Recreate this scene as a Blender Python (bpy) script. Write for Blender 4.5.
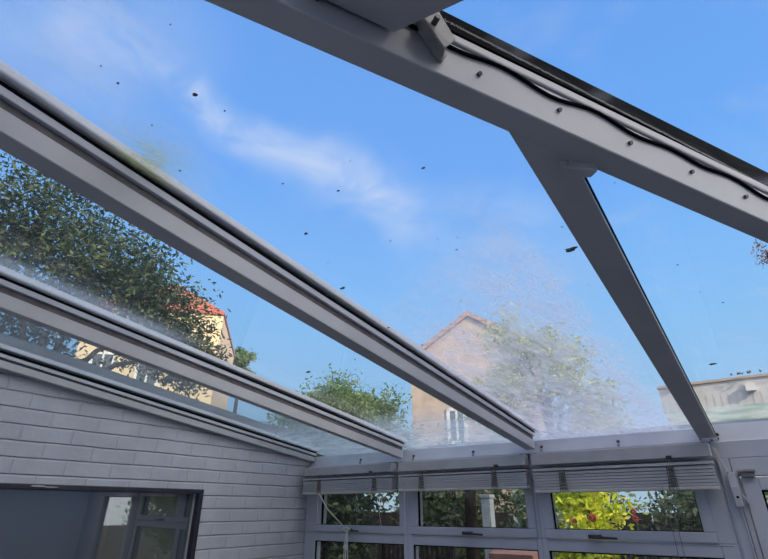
import bpy, math, random
from mathutils import Vector, Matrix
random.seed(7)
for o in list(bpy.data.objects): bpy.data.objects.remove(o)
SC = bpy.context.scene
COL = SC.collection
EZ = 1.75                      # eye height above the floor
# ------------------------------------------------------------ camera
yaw, pitch, roll = -0.627666, 0.443161, -0.002545
fv = Vector((math.sin(yaw)*math.cos(pitch), math.cos(yaw)*math.cos(pitch), math.sin(pitch)))
rv = Vector((math.cos(yaw), -math.sin(yaw), 0)); uv = rv.cross(fv)
r2 = rv*math.cos(roll)+uv*math.sin(roll); u2 = -rv*math.sin(roll)+uv*math.cos(roll)
cam = bpy.data.cameras.new('camera'); co = bpy.data.objects.new('camera', cam); COL.objects.link(co)
cam.sensor_width = 36; cam.lens = 483.6/768*36; cam.clip_start = 0.01; cam.clip_end = 500
m = Matrix((r2, u2, -fv)).transposed().to_4x4(); m.translation = Vector((2.864, -2.934, EZ)); co.matrix_world = m
SC.camera = co
# ------------------------------------------------------------ view, sky, sun
SC.view_settings.view_transform = 'Standard'; SC.view_settings.look = 'None'
SC.view_settings.gamma = 1; SC.view_settings.exposure = 0.0; SC.view_settings.use_curve_mapping = False
SUN_DIR = Vector((-0.82, 0.33, -0.47)).normalized()      # the way the light travels

def nn(nt, t, **kw):
    n = nt.nodes.new(t)
    for k, v in kw.items(): setattr(n, k, v)
    return n
def vmath(nt, op, a=None, b=None):
    n = nn(nt, 'ShaderNodeVectorMath', operation=op)
    for i, x in enumerate((a, b)):
        if x is None: continue
        if isinstance(x, (tuple, list, Vector)): n.inputs[i].default_value = x
        else: nt.links.new(x, n.inputs[i])
    return n
def mth(nt, op, *a, clamp=False):
    n = nn(nt, 'ShaderNodeMath', operation=op); n.use_clamp = clamp
    for i, x in enumerate(a):
        if isinstance(x, (int, float)): n.inputs[i].default_value = x
        else: nt.links.new(x, n.inputs[i])
    return n.outputs[0]
def sstep(nt, x, a, b, lo=0.0, hi=1.0):
    n = nn(nt, 'ShaderNodeMapRange', interpolation_type='SMOOTHSTEP')
    nt.links.new(x, n.inputs[0]); n.inputs[1].default_value = a; n.inputs[2].default_value = b
    n.inputs[3].default_value = lo; n.inputs[4].default_value = hi
    return n.outputs[0]
def noise(nt, vec, scale, detail=4, rough=.55, dist=0.0):
    n = nn(nt, 'ShaderNodeTexNoise'); n.inputs['Scale'].default_value = scale; n.inputs['Detail'].default_value = detail
    n.inputs['Roughness'].default_value = rough; n.inputs['Distortion'].default_value = dist
    if vec is not None: nt.links.new(vec, n.inputs['Vector'])
    return n.outputs['Fac']
def ramp(nt, fac, stops, interp='LINEAR'):
    n = nn(nt, 'ShaderNodeValToRGB'); n.color_ramp.interpolation = interp
    e = n.color_ramp.elements
    while len(e) < len(stops): e.new(0.5)
    for i, (p, c) in enumerate(stops): e[i].position = p; e[i].color = (*c, 1)
    nt.links.new(fac, n.inputs[0]); return n.outputs[0]
def mixc(nt, fac, a, b, blend='MIX'):
    n = nn(nt, 'ShaderNodeMix', data_type='RGBA', blend_type=blend)
    for i, x in ((0, fac), (6, a), (7, b)):
        if isinstance(x, (int, float)): n.inputs[i].default_value = x
        elif isinstance(x, tuple): n.inputs[i].default_value = (*x, 1)
        else: nt.links.new(x, n.inputs[i])
    return n.outputs[2]

W = bpy.data.worlds.new('sky'); SC.world = W; W.use_nodes = True
nt = W.node_tree; nt.nodes.clear()
tc = nn(nt, 'ShaderNodeTexCoord'); dirn = vmath(nt, 'NORMALIZE', tc.outputs['Generated']).outputs[0]
sep = nn(nt, 'ShaderNodeSeparateXYZ'); nt.links.new(dirn, sep.inputs[0])
base = ramp(nt, sep.outputs['Z'], [(0.0, (.62, .78, .93)), (.12, (.42, .70, 1.0)), (.34, (.27, .57, 1.0)), (.60, (.165, .42, .96)), (1.0, (.14, .34, .84))])
# the sky pales toward the sun behind the camera
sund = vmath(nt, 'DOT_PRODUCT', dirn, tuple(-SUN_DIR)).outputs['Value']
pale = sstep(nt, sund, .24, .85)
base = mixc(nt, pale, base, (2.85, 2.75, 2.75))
def wisp(p, q, width, amp, sc, seed):
    # thin cloud along a great-circle piece between two sky directions
    p = Vector(p).normalized(); q = Vector(q).normalized(); nrm = p.cross(q).normalized()
    mid = (p+q).normalized(); half = math.cos(p.angle(q)/2)
    off = mth(nt, 'MULTIPLY_ADD', noise(nt, dirn, 3.0+seed, 3), .22, -.11)
    d = vmath(nt, 'DOT_PRODUCT', dirn, tuple(nrm)).outputs['Value']
    d = mth(nt, 'ABSOLUTE', mth(nt, 'ADD', d, off))
    band = sstep(nt, d, 0.0, width, 1, 0)
    al = vmath(nt, 'DOT_PRODUCT', dirn, tuple(mid)).outputs['Value']
    ends = sstep(nt, al, half-.04, half+.02)
    st = vmath(nt, 'MULTIPLY', dirn, (1, 1, 1.8)).outputs[0]
    n = sstep(nt, noise(nt, st, sc, 7, .60, .6), .28, .66)
    return mth(nt, 'MULTIPLY', mth(nt, 'MULTIPLY', band, ends), mth(nt, 'MULTIPLY', n, amp))
C1 = wisp((-.69, .18, .70), (-.47, .68, .54), .075, .72, 5, 0)
C2 = wisp((-.56, .57, .60), (-.22, .87, .43), .13, .26, 7, 1.3)
C3 = wisp((-.78, .02, .62), (-.66, .22, .72), .16, .30, 4, 2.1)
cl = mth(nt, 'ADD', mth(nt, 'ADD', C1, C2), C3, clamp=True)
col = mixc(nt, cl, base, (.66, .76, .98))
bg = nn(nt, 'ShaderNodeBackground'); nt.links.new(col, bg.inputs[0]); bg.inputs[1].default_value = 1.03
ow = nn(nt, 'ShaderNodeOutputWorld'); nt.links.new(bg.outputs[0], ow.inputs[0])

sl = bpy.data.lights.new('sun', 'SUN'); sl.energy = 3.6; sl.angle = math.radians(.6); sl.color = (1, .89, .72)
so = bpy.data.objects.new('sun', sl); COL.objects.link(so); so.rotation_euler = SUN_DIR.to_track_quat('-Z', 'Y').to_euler(); so.location = (12, -5, 12)

# ------------------------------------------------------------ materials
def mat(name, col, rough=.5, spec=.5, var=0.0, vscale=6, bump=0.0, bscale=30, metal=0.0, stretch=None, col2=None):
    m = bpy.data.materials.new(name); m.use_nodes = True; nt = m.node_tree
    b = nt.nodes['Principled BSDF']; b.inputs['Roughness'].default_value = rough
    b.inputs['Specular IOR Level'].default_value = spec; b.inputs['Metallic'].default_value = metal
    tc = nn(nt, 'ShaderNodeTexCoord'); v = tc.outputs['Object']
    if stretch: v = vmath(nt, 'MULTIPLY', v, stretch).outputs[0]
    if var or col2:
        c2 = col2 if col2 else tuple(c*(1-var) for c in col)
        f = sstep(nt, noise(nt, v, vscale, 5, .6), .35, .68)
        nt.links.new(mixc(nt, f, tuple(col), tuple(c2)), b.inputs['Base Color'])
    else: b.inputs['Base Color'].default_value = (*col, 1)
    if bump:
        bn = nn(nt, 'ShaderNodeBump'); bn.inputs['Strength'].default_value = bump; bn.inputs['Distance'].default_value = .01
        nt.links.new(noise(nt, v, bscale, 4), bn.inputs['Height']); nt.links.new(bn.outputs[0], b.inputs['Normal'])
    return m
M = {}
M['bar'] = mat('white_painted_aluminium', (.47, .455, .465), .38, .5, .10, 4)
M['cap'] = mat('glazing_cap_white', (.54, .54, .58), .4, .5, .08, 5)
M['black'] = mat('black_rubber', (.005, .005, .007), .8, .03)
M['groove'] = mat('brown_grey_seal', (.16, .14, .14), .7, .2, .3, 20)
M['pvc'] = mat('white_upvc', (.54, .545, .60), .32, .5, .10, 3)
M['pvc2'] = mat('white_upvc_soiled', (.50, .50, .54), .4, .5, .25, 5)
M['blind'] = mat('grey_white_slat', (.52, .50, .50), .45, .5, .12, 9)
M['blind2'] = mat('cream_slat', (.62, .58, .53), .45, .5, .12, 9)
M['tape'] = mat('brown_ladder_cord', (.20, .17, .15), .9, .1, .3, 60)
M['cord'] = mat('off_white_cord', (.66, .64, .58), .9, .1)
M['cordd'] = mat('grey_cord', (.16, .16, .18), .9, .1)
M['handle'] = mat('dark_handle_metal', (.035, .03, .035), .3, .6)
M['clip'] = mat('stained_clip_plastic', (.42, .39, .36), .5, .4, .35, 18)
M['frameblk'] = mat('black_window_frame', (.018, .016, .028), .35, .5, col2=(.035, .03, .05), vscale=14)
M['chip'] = mat('chipped_paint', (.5, .45, .4), .8, .1)
M['screw'] = mat('screw_metal', (.10, .09, .09), .4, .5, metal=.4)
M['plaster'] = mat('pale_plaster', (.78, .77, .76), .8, .2, .06, 2)
M['interior'] = mat('grey_interior', (.6, .6, .62), .8, .1, .1, 2)
M['floor'] = mat('grey_brown_floor_tile', (.27, .24, .22), .5, .4, .15, 4)
M['earth'] = mat('garden_soil', (.10, .09, .05), .95, .1, .5, 1.5)
M['lead'] = mat('lead_flashing', (.11, .13, .17), .55, .4, .3, 5, stretch=(6, 1, 1))
M['guttr'] = mat('pale_grey_gutter', (.42, .47, .50), .5, .4, .3, 4, stretch=(2, 12, 12))
M['debris'] = mat('leaf_debris', (.025, .02, .018), .9, .1)
M['bark'] = mat('tree_bark', (.07, .055, .045), .9, .1, .5, 10, .5, 25)
M['cream'] = mat('cream_render', (.80, .62, .38), .8, .1, .10, 1.5)
M['peach'] = mat('peach_render', (.80, .60, .42), .85, .1, .12, 1.5)
M['pinkst'] = mat('pink_brown_stone', (.54, .42, .33), .9, .1, .22, 3)
M['whitef'] = mat('white_window_trim', (.78, .76, .72), .6, .3)
M['darkg'] = mat('dark_window_glass', (.03, .035, .04), .1, .8)
M['flower'] = mat('red_petals', (.75, .10, .06), .6, .2, .3, 30)
M['pink'] = mat('pink_tile', (.55, .27, .20), .8, .2, .3, 9)
M['fence'] = mat('dark_fence_timber', (.045, .032, .028), .9, .1, .4, 6, stretch=(8, 8, 1))
M['post'] = mat('pale_post', (.62, .62, .60), .8, .2, .25, 8)

def brick_mat():
    m = bpy.data.materials.new('painted_brick'); m.use_nodes = True; nt = m.node_tree
    b = nt.nodes['Principled BSDF']; b.inputs['Roughness'].default_value = .55
    g = nn(nt, 'ShaderNodeNewGeometry'); s = nn(nt, 'ShaderNodeSeparateXYZ'); nt.links.new(g.outputs['Position'], s.inputs[0])
    c = nn(nt, 'ShaderNodeCombineXYZ')
    nt.links.new(s.outputs['Y'], c.inputs[0])
    wob = noise(nt, g.outputs['Position'], 3.5, 3)
    nt.links.new(mth(nt, 'ADD', mth(nt, 'SUBTRACT', s.outputs['Z'], EZ+.305-.075*40-.004), mth(nt, 'MULTIPLY_ADD', wob, .010, -.005)), c.inputs[1])
    br = nn(nt, 'ShaderNodeTexBrick'); nt.links.new(c.outputs[0], br.inputs['Vector'])
    br.inputs['Scale'].default_value = 1; br.inputs['Brick Width'].default_value = .235; br.inputs['Row Height'].default_value = .075
    br.inputs['Mortar Size'].default_value = .0075; br.inputs['Mortar Smooth'].default_value = .7; br.inputs['Bias'].default_value = 0
    br.offset = .5
    n1 = noise(nt, g.outputs['Position'], 5, 5); n2 = noise(nt, g.outputs['Position'], 60, 4)
    colr = mixc(nt, sstep(nt, n1, .3, .7), (.56, .54, .575), (.48, .465, .495))
    jn = sstep(nt, noise(nt, g.outputs['Position'], 9, 3), .25, .65)
    rowp = mth(nt, 'FRACT', mth(nt, 'DIVIDE', mth(nt, 'ADD', mth(nt, 'SUBTRACT', s.outputs['Z'], EZ+.305-.075*40-.004), mth(nt, 'MULTIPLY_ADD', wob, .010, -.005)), .075))
    bed = sstep(nt, mth(nt, 'ABSOLUTE', mth(nt, 'SUBTRACT', rowp, .5)), .44, .49)
    jt = mth(nt, 'ADD', mth(nt, 'MULTIPLY', br.outputs['Fac'], .35), mth(nt, 'MULTIPLY', bed, .6), clamp=True)
    fm = mth(nt, 'MULTIPLY', jt, mth(nt, 'MULTIPLY_ADD', jn, .28, .04))
    colr = mixc(nt, fm, colr, (.34, .33, .36))
    nt.links.new(colr, b.inputs['Base Color'])
    h = mth(nt, 'ADD', mth(nt, 'MULTIPLY', mth(nt, 'SUBTRACT', 1.0, jt), .75), mth(nt, 'ADD', mth(nt, 'MULTIPLY', n2, .12), mth(nt, 'MULTIPLY', n1, .25)))
    bn = nn(nt, 'ShaderNodeBump'); bn.inputs['Strength'].default_value = .9; bn.inputs['Distance'].default_value = .012
    nt.links.new(h, bn.inputs['Height']); nt.links.new(bn.outputs[0], b.inputs['Normal'])
    return m
M['brick'] = brick_mat()

def tile_mat(name, c1, c2, w, h, ax='XZ', fac=.5):
    m = bpy.data.materials.new(name); m.use_nodes = True; nt = m.node_tree
    b = nt.nodes['Principled BSDF']; b.inputs['Roughness'].default_value = .8
    tc = nn(nt, 'ShaderNodeTexCoord'); s = nn(nt, 'ShaderNodeSeparateXYZ'); nt.links.new(tc.outputs['Object'], s.inputs[0])
    c = nn(nt, 'ShaderNodeCombineXYZ'); nt.links.new(mth(nt, 'ADD', s.outputs['X'], s.outputs['Y']), c.inputs[0]); nt.links.new(s.outputs['Z'], c.inputs[1])
    br = nn(nt, 'ShaderNodeTexBrick'); nt.links.new(c.outputs[0], br.inputs['Vector']); br.inputs['Scale'].default_value = 1
    br.inputs['Brick Width'].default_value = w; br.inputs['Row Height'].default_value = h; br.inputs['Mortar Size'].default_value = h*.08
    br.inputs['Color1'].default_value = (*c1, 1); br.inputs['Color2'].default_value = (*c2, 1); br.inputs['Mortar'].default_value = tuple(x*fac for x in c1)+(1,)
    nt.links.new(br.outputs['Color'], b.inputs['Base Color']); return m
M['redroof'] = tile_mat('red_roof_tile', (.50, .14, .09), (.40, .11, .08), .3, .16)
M['paler'] = tile_mat('pale_ribbed_sheet', (.80, .77, .76), (.76, .73, .72), .22, 3.0, fac=.75)

def moss_mat():
    m = bpy.data.materials.new('pale_render_with_moss'); m.use_nodes = True; nt = m.node_tree
    b = nt.nodes['Principled BSDF']; b.inputs['Roughness'].default_value = .9
    g = nn(nt, 'ShaderNodeNewGeometry'); s = nn(nt, 'ShaderNodeSeparateXYZ'); nt.links.new(g.outputs['Position'], s.inputs[0])
    v = vmath(nt, 'MULTIPLY', g.outputs['Position'], (1, 1, 6)).outputs[0]
    f = sstep(nt, noise(nt, v, 2.2, 6, .65), .42, .62)
    nt.links.new(mixc(nt, f, (.62, .66, .60), (.34, .46, .38)), b.inputs['Base Color']); return m
M['moss'] = moss_mat()

def leaf_mat(name, stops, scale=5.0, trans=.35):
    m = bpy.data.materials.new(name); m.use_nodes = True; nt = m.node_tree; nt.nodes.clear()
    g = nn(nt, 'ShaderNodeNewGeometry')
    f = mth(nt, 'ADD', mth(nt, 'MULTIPLY', noise(nt, g.outputs['Position'], scale, 2), .65), mth(nt, 'MULTIPLY', g.outputs['Random Per Island'], .35))
    c = ramp(nt, f, stops)
    d = nn(nt, 'ShaderNodeBsdfPrincipled'); nt.links.new(c, d.inputs['Base Color']); d.inputs['Roughness'].default_value = .45
    t = nn(nt, 'ShaderNodeBsdfTranslucent'); nt.links.new(c, t.inputs[0])
    mx = nn(nt, 'ShaderNodeMixShader'); mx.inputs[0].default_value = trans
    nt.links.new(d.outputs[0], mx.inputs[1]); nt.links.new(t.outputs[0], mx.inputs[2])
    o = nn(nt, 'ShaderNodeOutputMaterial'); nt.links.new(mx.outputs[0], o.inputs[0]); return m
M['leafdark'] = leaf_mat('dark_green_leaf', [(.25, (.008, .022, .013)), (.5, (.028, .060, .022)), (.74, (.15, .18, .05))])
M['leafmid'] = leaf_mat('mid_green_leaf', [(.25, (.04, .09, .02)), (.5, (.13, .22, .05)), (.75, (.32, .38, .10))])
M['leafpale'] = leaf_mat('yellow_green_leaf', [(.25, (.18, .24, .04)), (.5, (.42, .48, .08)), (.75, (.72, .68, .24))])
M['leafyel'] = leaf_mat('sunny_yellow_leaf', [(.25, (.30, .42, .02)), (.48, (.72, .80, .03)), (.62, (.95, .85, .05)), (.8, (.85, .60, .25))], 7)
M['leafgar'] = leaf_mat('garden_shrub_leaf', [(.25, (.03, .055, .025)), (.5, (.11, .15, .06)), (.65, (.28, .26, .12)), (.8, (.5, .46, .36))], 9)
M['leafvar'] = leaf_mat('variegated_leaf', [(.25, (.05, .08, .03)), (.48, (.25, .32, .12)), (.6, (.62, .66, .45)), (.8, (.85, .8, .7))], 14)
M['leafred'] = leaf_mat('russet_leaf', [(.25, (.08, .03, .02)), (.5, (.20, .08, .04)), (.75, (.35, .18, .10))], 9)

def glass_mat(name, film=None, refl=1.0, tint=(.975, .985, .985)):
    """clear sheet: transparent with fresnel mirror, plus a film of dirt given by film(nt, position) -> (amount, colour)"""
    m = bpy.data.materials.new(name); m.use_nodes = True; nt = m.node_tree; nt.nodes.clear()
    tr = nn(nt, 'ShaderNodeBsdfTransparent'); tr.inputs[0].default_value = (*tint, 1)
    gl = nn(nt, 'ShaderNodeBsdfGlossy'); gl.inputs['Roughness'].default_value = 0.015
    geo = nn(nt, 'ShaderNodeNewGeometry')
    c = mth(nt, 'ABSOLUTE', vmath(nt, 'DOT_PRODUCT', geo.outputs['Incoming'], geo.outputs['Normal']).outputs['Value'])
    fres = mth(nt, 'MULTIPLY_ADD', mth(nt, 'POWER', mth(nt, 'SUBTRACT', 1.0, c, clamp=True), 5.0), .96, .04)
    mx = nn(nt, 'ShaderNodeMixShader'); nt.links.new(mth(nt, 'MULTIPLY', fres, refl, clamp=True), mx.inputs[0])
    nt.links.new(tr.outputs[0], mx.inputs[1]); nt.links.new(gl.outputs[0], mx.inputs[2]); out = mx.outputs[0]
    if film:
        amt, colr = film(nt, geo.outputs['Position'])
        df = nn(nt, 'ShaderNodeBsdfDiffuse'); tl = nn(nt, 'ShaderNodeBsdfTranslucent')
        for s in (df, tl):
            if isinstance(colr, tuple): s.inputs[0].default_value = (*colr, 1)
            else: nt.links.new(colr, s.inputs[0])
        m2 = nn(nt, 'ShaderNodeMixShader'); m2.inputs[0].default_value = .75
        nt.links.new(df.outputs[0], m2.inputs[1]); nt.links.new(tl.outputs[0], m2.inputs[2])
        m3 = nn(nt, 'ShaderNodeMixShader'); nt.links.new(amt, m3.inputs[0]); nt.links.new(out, m3.inputs[1]); nt.links.new(m2.outputs[0], m3.inputs[2])
        out = m3.outputs[0]
    o = nn(nt, 'ShaderNodeOutputMaterial'); nt.links.new(out, o.inputs[0]); return m
def xyz(nt, pos):
    s = nn(nt, 'ShaderNodeSeparateXYZ'); nt.links.new(pos, s.inputs[0]); return s.outputs
def film_c(nt, pos):
    x, y, z = xyz(nt, pos)
    # streaks of the wiping cloth fan out down the slope
    ang = vmath(nt, 'MULTIPLY', pos, (1, 1, 0)).outputs[0]
    rot = nn(nt, 'ShaderNodeVectorRotate', rotation_type='Z_AXIS'); nt.links.new(ang, rot.inputs['Vector']); rot.inputs['Angle'].default_value = .25
    v = vmath(nt, 'MULTIPLY', rot.outputs[0], (4.2, 1.5, 0)).outputs[0]
    streak = sstep(nt, noise(nt, v, 2.4, 9, .70, 1.8), .36, .66)
    fine = sstep(nt, noise(nt, v, 5.5, 7, .70, 1.4), .42, .66)
    big = noise(nt, pos, 2.6, 5, .6, .6)
    edge = mth(nt, 'ADD', mth(nt, 'MULTIPLY', x, .69), y)         # -0.05 on the border of the soiled zone
    edge = mth(nt, 'ADD', edge, mth(nt, 'MULTIPLY_ADD', big, .9, -.45))
    zone = sstep(nt, edge, -.42, .25)
    xr = mth(nt, 'ADD', x, mth(nt, 'ADD', mth(nt, 'MULTIPLY_ADD', y, -.02, 0.0), mth(nt, 'MULTIPLY_ADD', noise(nt, pos, 8, 5), .16, -.08)))
    zone = mth(nt, 'MULTIPLY', zone, sstep(nt, xr, 2.50, 2.585, 1, .12))
    low = sstep(nt, y, -.65, -.1)
    a = mth(nt, 'MULTIPLY', zone, mth(nt, 'ADD', mth(nt, 'MULTIPLY_ADD', streak, .24, .14), mth(nt, 'MULTIPLY', fine, .17)))
    a = mth(nt, 'ADD', a, mth(nt, 'MULTIPLY', low, .12))
    e3 = sstep(nt, mth(nt, 'ADD', y, mth(nt, 'MULTIPLY', x, .9)), -.95, -.55, 1, 0)   # upper left corner of the pane
    a = mth(nt, 'ADD', a, mth(nt, 'MULTIPLY', e3, mth(nt, 'MULTIPLY_ADD', streak, .10, .05)))
    alg = mth(nt, 'MULTIPLY', sstep(nt, mth(nt, 'ABSOLUTE', mth(nt, 'ADD', y, 2.52)), 0, .16, 1, 0), sstep(nt, x, 1.90, 2.06, 1, 0))
    a = mth(nt, 'ADD', a, mth(nt, 'MULTIPLY', alg, mth(nt, 'MULTIPLY_ADD', fine, .40, .08)))
    a = mth(nt, 'ADD', a, .02, clamp=True)
    return a, mixc(nt, alg, (.74, .74, .80), (.55, .58, .34))
def film_b(nt, pos):
    x, y, z = xyz(nt, pos)
    v = vmath(nt, 'MULTIPLY', pos, (1.5, 6, 0)).outputs[0]
    st = sstep(nt, noise(nt, v, 2.5, 6, .6, .5), .38, .7)
    low = sstep(nt, y, -.75, -.15)
    a = mth(nt, 'MULTIPLY', low, mth(nt, 'MULTIPLY_ADD', st, .30, .22))
    side = mth(nt, 'MULTIPLY', sstep(nt, x, 1.00, 1.10, 1, 0), sstep(nt, y, -1.7, -2.0))
    a = mth(nt, 'ADD', a, mth(nt, 'MULTIPLY', side, .22))
    return mth(nt, 'ADD', a, .02, clamp=True), (.62, .68, .72)
def film_a(nt, pos):
    x, y, z = xyz(nt, pos)
    v = vmath(nt, 'MULTIPLY', pos, (1.2, 5, 0)).outputs[0]
    st = sstep(nt, noise(nt, v, 3, 6, .6, .5), .38, .7)
    low = sstep(nt, y, -.9, -.2)
    a = mth(nt, 'MULTIPLY', low, mth(nt, 'MULTIPLY_ADD', st, .35, .25))
    return mth(nt, 'ADD', a, .07, clamp=True), (.50, .57, .60)
def film_light(nt, pos):
    return mth(nt, 'MULTIPLY', sstep(nt, noise(nt, pos, 7, 5), .5, .8), .12), (.8, .84, .9)
M['glassA'] = glass_mat('roof_glass_green_algae', film_a, .8, (.86, .90, .91))
M['glassB'] = glass_mat('roof_glass_dusty', film_b, .7)
M['glassC'] = glass_mat('roof_glass_streaked', film_c, .6)
M['glassD'] = glass_mat('roof_glass_clear', film_light, .6)
M['glassW'] = glass_mat('window_glass', None, 1.0, (.80, .84, .84))
M['glassR'] = glass_mat('mirror_like_window_glass', lambda nt, p: (mth(nt, 'MULTIPLY_ADD', noise(nt, p, 3, 3), .10, .12), (.62, .63, .66)), 8.5, (.75, .78, .8))

# ------------------------------------------------------------ geometry helpers
class MB:
    def __init__(s): s.v = []; s.f = []
    def hexa(s, p):     # 8 points: bottom 4 (ccw), top 4
        i = len(s.v); s.v += [Vector(q) for q in p]
        s.f += [(i, i+3, i+2, i+1), (i+4, i+5, i+6, i+7)] + [(i+k, i+(k+1) % 4, i+4+(k+1) % 4, i+4+k) for k in range(4)]
    def box(s, x0, x1, y0, y1, z0, z1, T=0.0):
        # T: slope in Y (z -= T*y)
        P = [(x0, y0), (x1, y0), (x1, y1), (x0, y1)]
        s.hexa([(a, b, z0-T*b) for a, b in P]+[(a, b, z1-T*b) for a, b in P])
    def prism(s, poly, zf0, zf1):
        i = len(s.v); n = len(poly)
        s.v += [Vector((a, b, zf0(a, b))) for a, b in poly]+[Vector((a, b, zf1(a, b))) for a, b in poly]
        s.f += [tuple(i+n-1-k for k in range(n)), tuple(i+n+k for k in range(n))]+[(i+k, i+(k+1) % n, i+n+(k+1) % n, i+n+k) for k in range(n)]
    def tube(s, pts, r, n=8, r1=None):
        pts = [Vector(p) for p in pts]; i0 = len(s.v)
        for k, p in enumerate(pts):
            t = (pts[min(k+1, len(pts)-1)]-pts[max(k-1, 0)]).normalized()
            a = t.cross(Vector((.13, .21, 1)) if abs(t.z) < .9 else Vector((1, .1, .05))).normalized(); b = t.cross(a)
            rr = r if r1 is None else r+(r1-r)*k/(len(pts)-1)
            for j in range(n): an = 2*math.pi*j/n; s.v.append(p+a*math.cos(an)*rr+b*math.sin(an)*rr)
        for k in range(len(pts)-1):
            for j in range(n):
                a = i0+k*n+j; b = i0+k*n+(j+1) % n; s.f.append((a, b, b+n, a+n))
        s.f.append(tuple(i0+j for j in range(n))[::-1]); s.f.append(tuple(i0+(len(pts)-1)*n+j for j in range(n)))
    def blob(s, c, rx, ry, rz, seed=0, nu=8, nv=5, jit=.25):
        rnd = random.Random(seed); c = Vector(c); i0 = len(s.v); s.v.append(c+Vector((0, 0, rz)))
        for a in range(1, nv):
            for b in range(nu):
                k = 1+rnd.uniform(-jit, jit); th = math.pi*a/nv; ph = 2*math.pi*b/nu
                s.v.append(c+Vector((rx*k*math.sin(th)*math.cos(ph), ry*k*math.sin(th)*math.sin(ph), rz*math.cos(th))))
        s.v.append(c-Vector((0, 0, rz))); last = len(s.v)-1
        for b in range(nu):
            s.f.append((i0, i0+1+b, i0+1+(b+1) % nu)); s.f.append((last, last-nu+(b+1) % nu, last-nu+b))
            for a in range(nv-2):
                p = i0+1+a*nu+b; q = i0+1+a*nu+(b+1) % nu; s.f.append((p, p+nu, q+nu, q))
    def build(s, name, material, parent=None, bevel=0.0, smooth=False, loc=None):
        me = bpy.data.meshes.new(name)
        o = bpy.data.objects.new(name, me); COL.objects.link(o)
        org = Vector((0, 0, 0))
        if parent is None:
            lo = Vector([min(v[i] for v in s.v) for i in range(3)]); hi = Vector([max(v[i] for v in s.v) for i in range(3)])
            org = Vector(((lo.x+hi.x)/2, (lo.y+hi.y)/2, lo.z)); o.location = org
        else:
            org = Vector(parent.location) if parent.parent is None else Vector(parent.parent.location)+Vector(parent.location)
            o.parent = parent
        me.from_pydata([tuple(v-org) for v in s.v], [], s.f); me.materials.append(material); me.validate(); me.update()
        if smooth:
            for p in me.polygons: p.use_smooth = True
        if bevel:
            b = o.modifiers.new('bevel', 'BEVEL'); b.width = bevel; b.segments = 2; b.limit_method = 'ANGLE'
        return o
def box(*a, T=0.0):
    b = MB(); b.box(*a, T=T); return b
def empty(name, loc):
    o = bpy.data.objects.new(name, None); COL.objects.link(o); o.location = loc; o.empty_display_size = .05; return o
def tag(o, label=None, cat=None, group=None, kind=None):
    if label: o['label'] = label
    if cat: o['category'] = cat
    if group: o['group'] = group
    if kind: o['kind'] = kind
    return o
def struct(o, label=None, cat='setting'): return tag(o, label, cat, None, 'structure')
def Z(z): return EZ+z

T = .128            # slope of the front roof
XR = 4.0            # right end of the room
YB = -3.6           # house wall
HX = lambda y: 2.48+(y+2.659)*.5942      # line of the hip in plan (its right-hand face)
TR = (.128*3.6)/(XR-HX(YB))              # slope of the right-hand roof
zf = lambda off: (lambda x, y: Z(off-T*y))
zr = lambda off: (lambda x, y: Z(off+TR*(XR-x)))

# ------------------------------------------------------------ setting
struct(box(-.3, XR+.2, YB-.1, .12, -.12, 0).build('floor', M['floor']), 'pale floor of the glazed lean-to room', 'floor')
struct(box(-60, 40, -40, 60, -.4, -.13).build('ground', M['earth']), 'garden ground outside the glazed room', 'ground')
# left brick wall with window opening (Y -2.75..-0.945, Z up to .085)
wl = MB(); OY0, OY1, OZ0, OZ1 = -2.9, -.945, -.95, .10
wtop = .337
def wallpiece(y0, y1, zb, zt=None):
    P = [(-.22, y0), (0, y0), (0, y1), (-.22, y1)]
    wl.hexa([(a, b, zb) for a, b in P]+[(a, b, (Z(wtop-T*b) if zt is None else zt)) for a, b in P])
wallpiece(YB, OY0, 0); wallpiece(OY0, OY1, 0, Z(OZ0)); wallpiece(OY0, OY1, Z(OZ1)); wallpiece(OY1, .12, 0)
struct(wl.build('wall_left', M['brick']), 'white painted brick side wall', 'wall')
struct(box(-.3, XR+.3, YB-.25, YB, 0, 6.2).build('wall_back', M['plaster']), 'house wall behind the lean-to', 'wall')
struct(box(XR, XR+.1, YB, .1, 0, Z(.30)).build('wall_right', M['plaster']), 'pale right end wall', 'wall')
wf = box(0, 2.74, .0, .12, 0, Z(-.95))
struct(wf.build('wall_front', M['brick']), 'dwarf wall under the front windows', 'wall')
# eaves beam over the front windows
eb = MB(); eb.box(0, XR+.1, .0, .11, Z(.213), Z(.293)); 
ebo = eb.build('trim_1', M['pvc'], bevel=.004)
struct(ebo, 'white eaves beam across the front frames', 'beam')
up = MB(); 
for x0, x1 in ((0.0, 2.70), (2.712, XR+.1)):
    up.hexa([(x0, 0.004, Z(.293)), (x1, .004, Z(.293)), (x1, .11, Z(.293)), (x0, .11, Z(.293)), (x0, .035, Z(.375)), (x1, .035, Z(.362)), (x1, .11, Z(.375)), (x0, .11, Z(.375))])
up.build('sill_strip', M['cap'], ebo)
lip = box(.03, 2.70, -.035, .004, Z(.288), Z(.2935)); lip.build('lip', M['cap'], ebo)
gut = MB(); gut.box(-.05, XR+.1, .33, .44, Z(.30), Z(.425)); gut.box(-.05, XR+.1, .11, .33, Z(.30), Z(.315)); gut.build('gutter', M['guttr'], ebo)
for x in (.51, .97, 1.42, 1.86, 2.28, 2.66, 2.735):
    s = MB(); s.tube([(x, .022, Z(.328)), (x, .008, Z(.325))], .0075, 8); s.build('screw', M['screw'], ebo)
    s = MB(); s.tube([(x, .012, Z(.308)), (x, .000, Z(.305))], .004, 8); s.build('screw', M['screw'], ebo)

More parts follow.
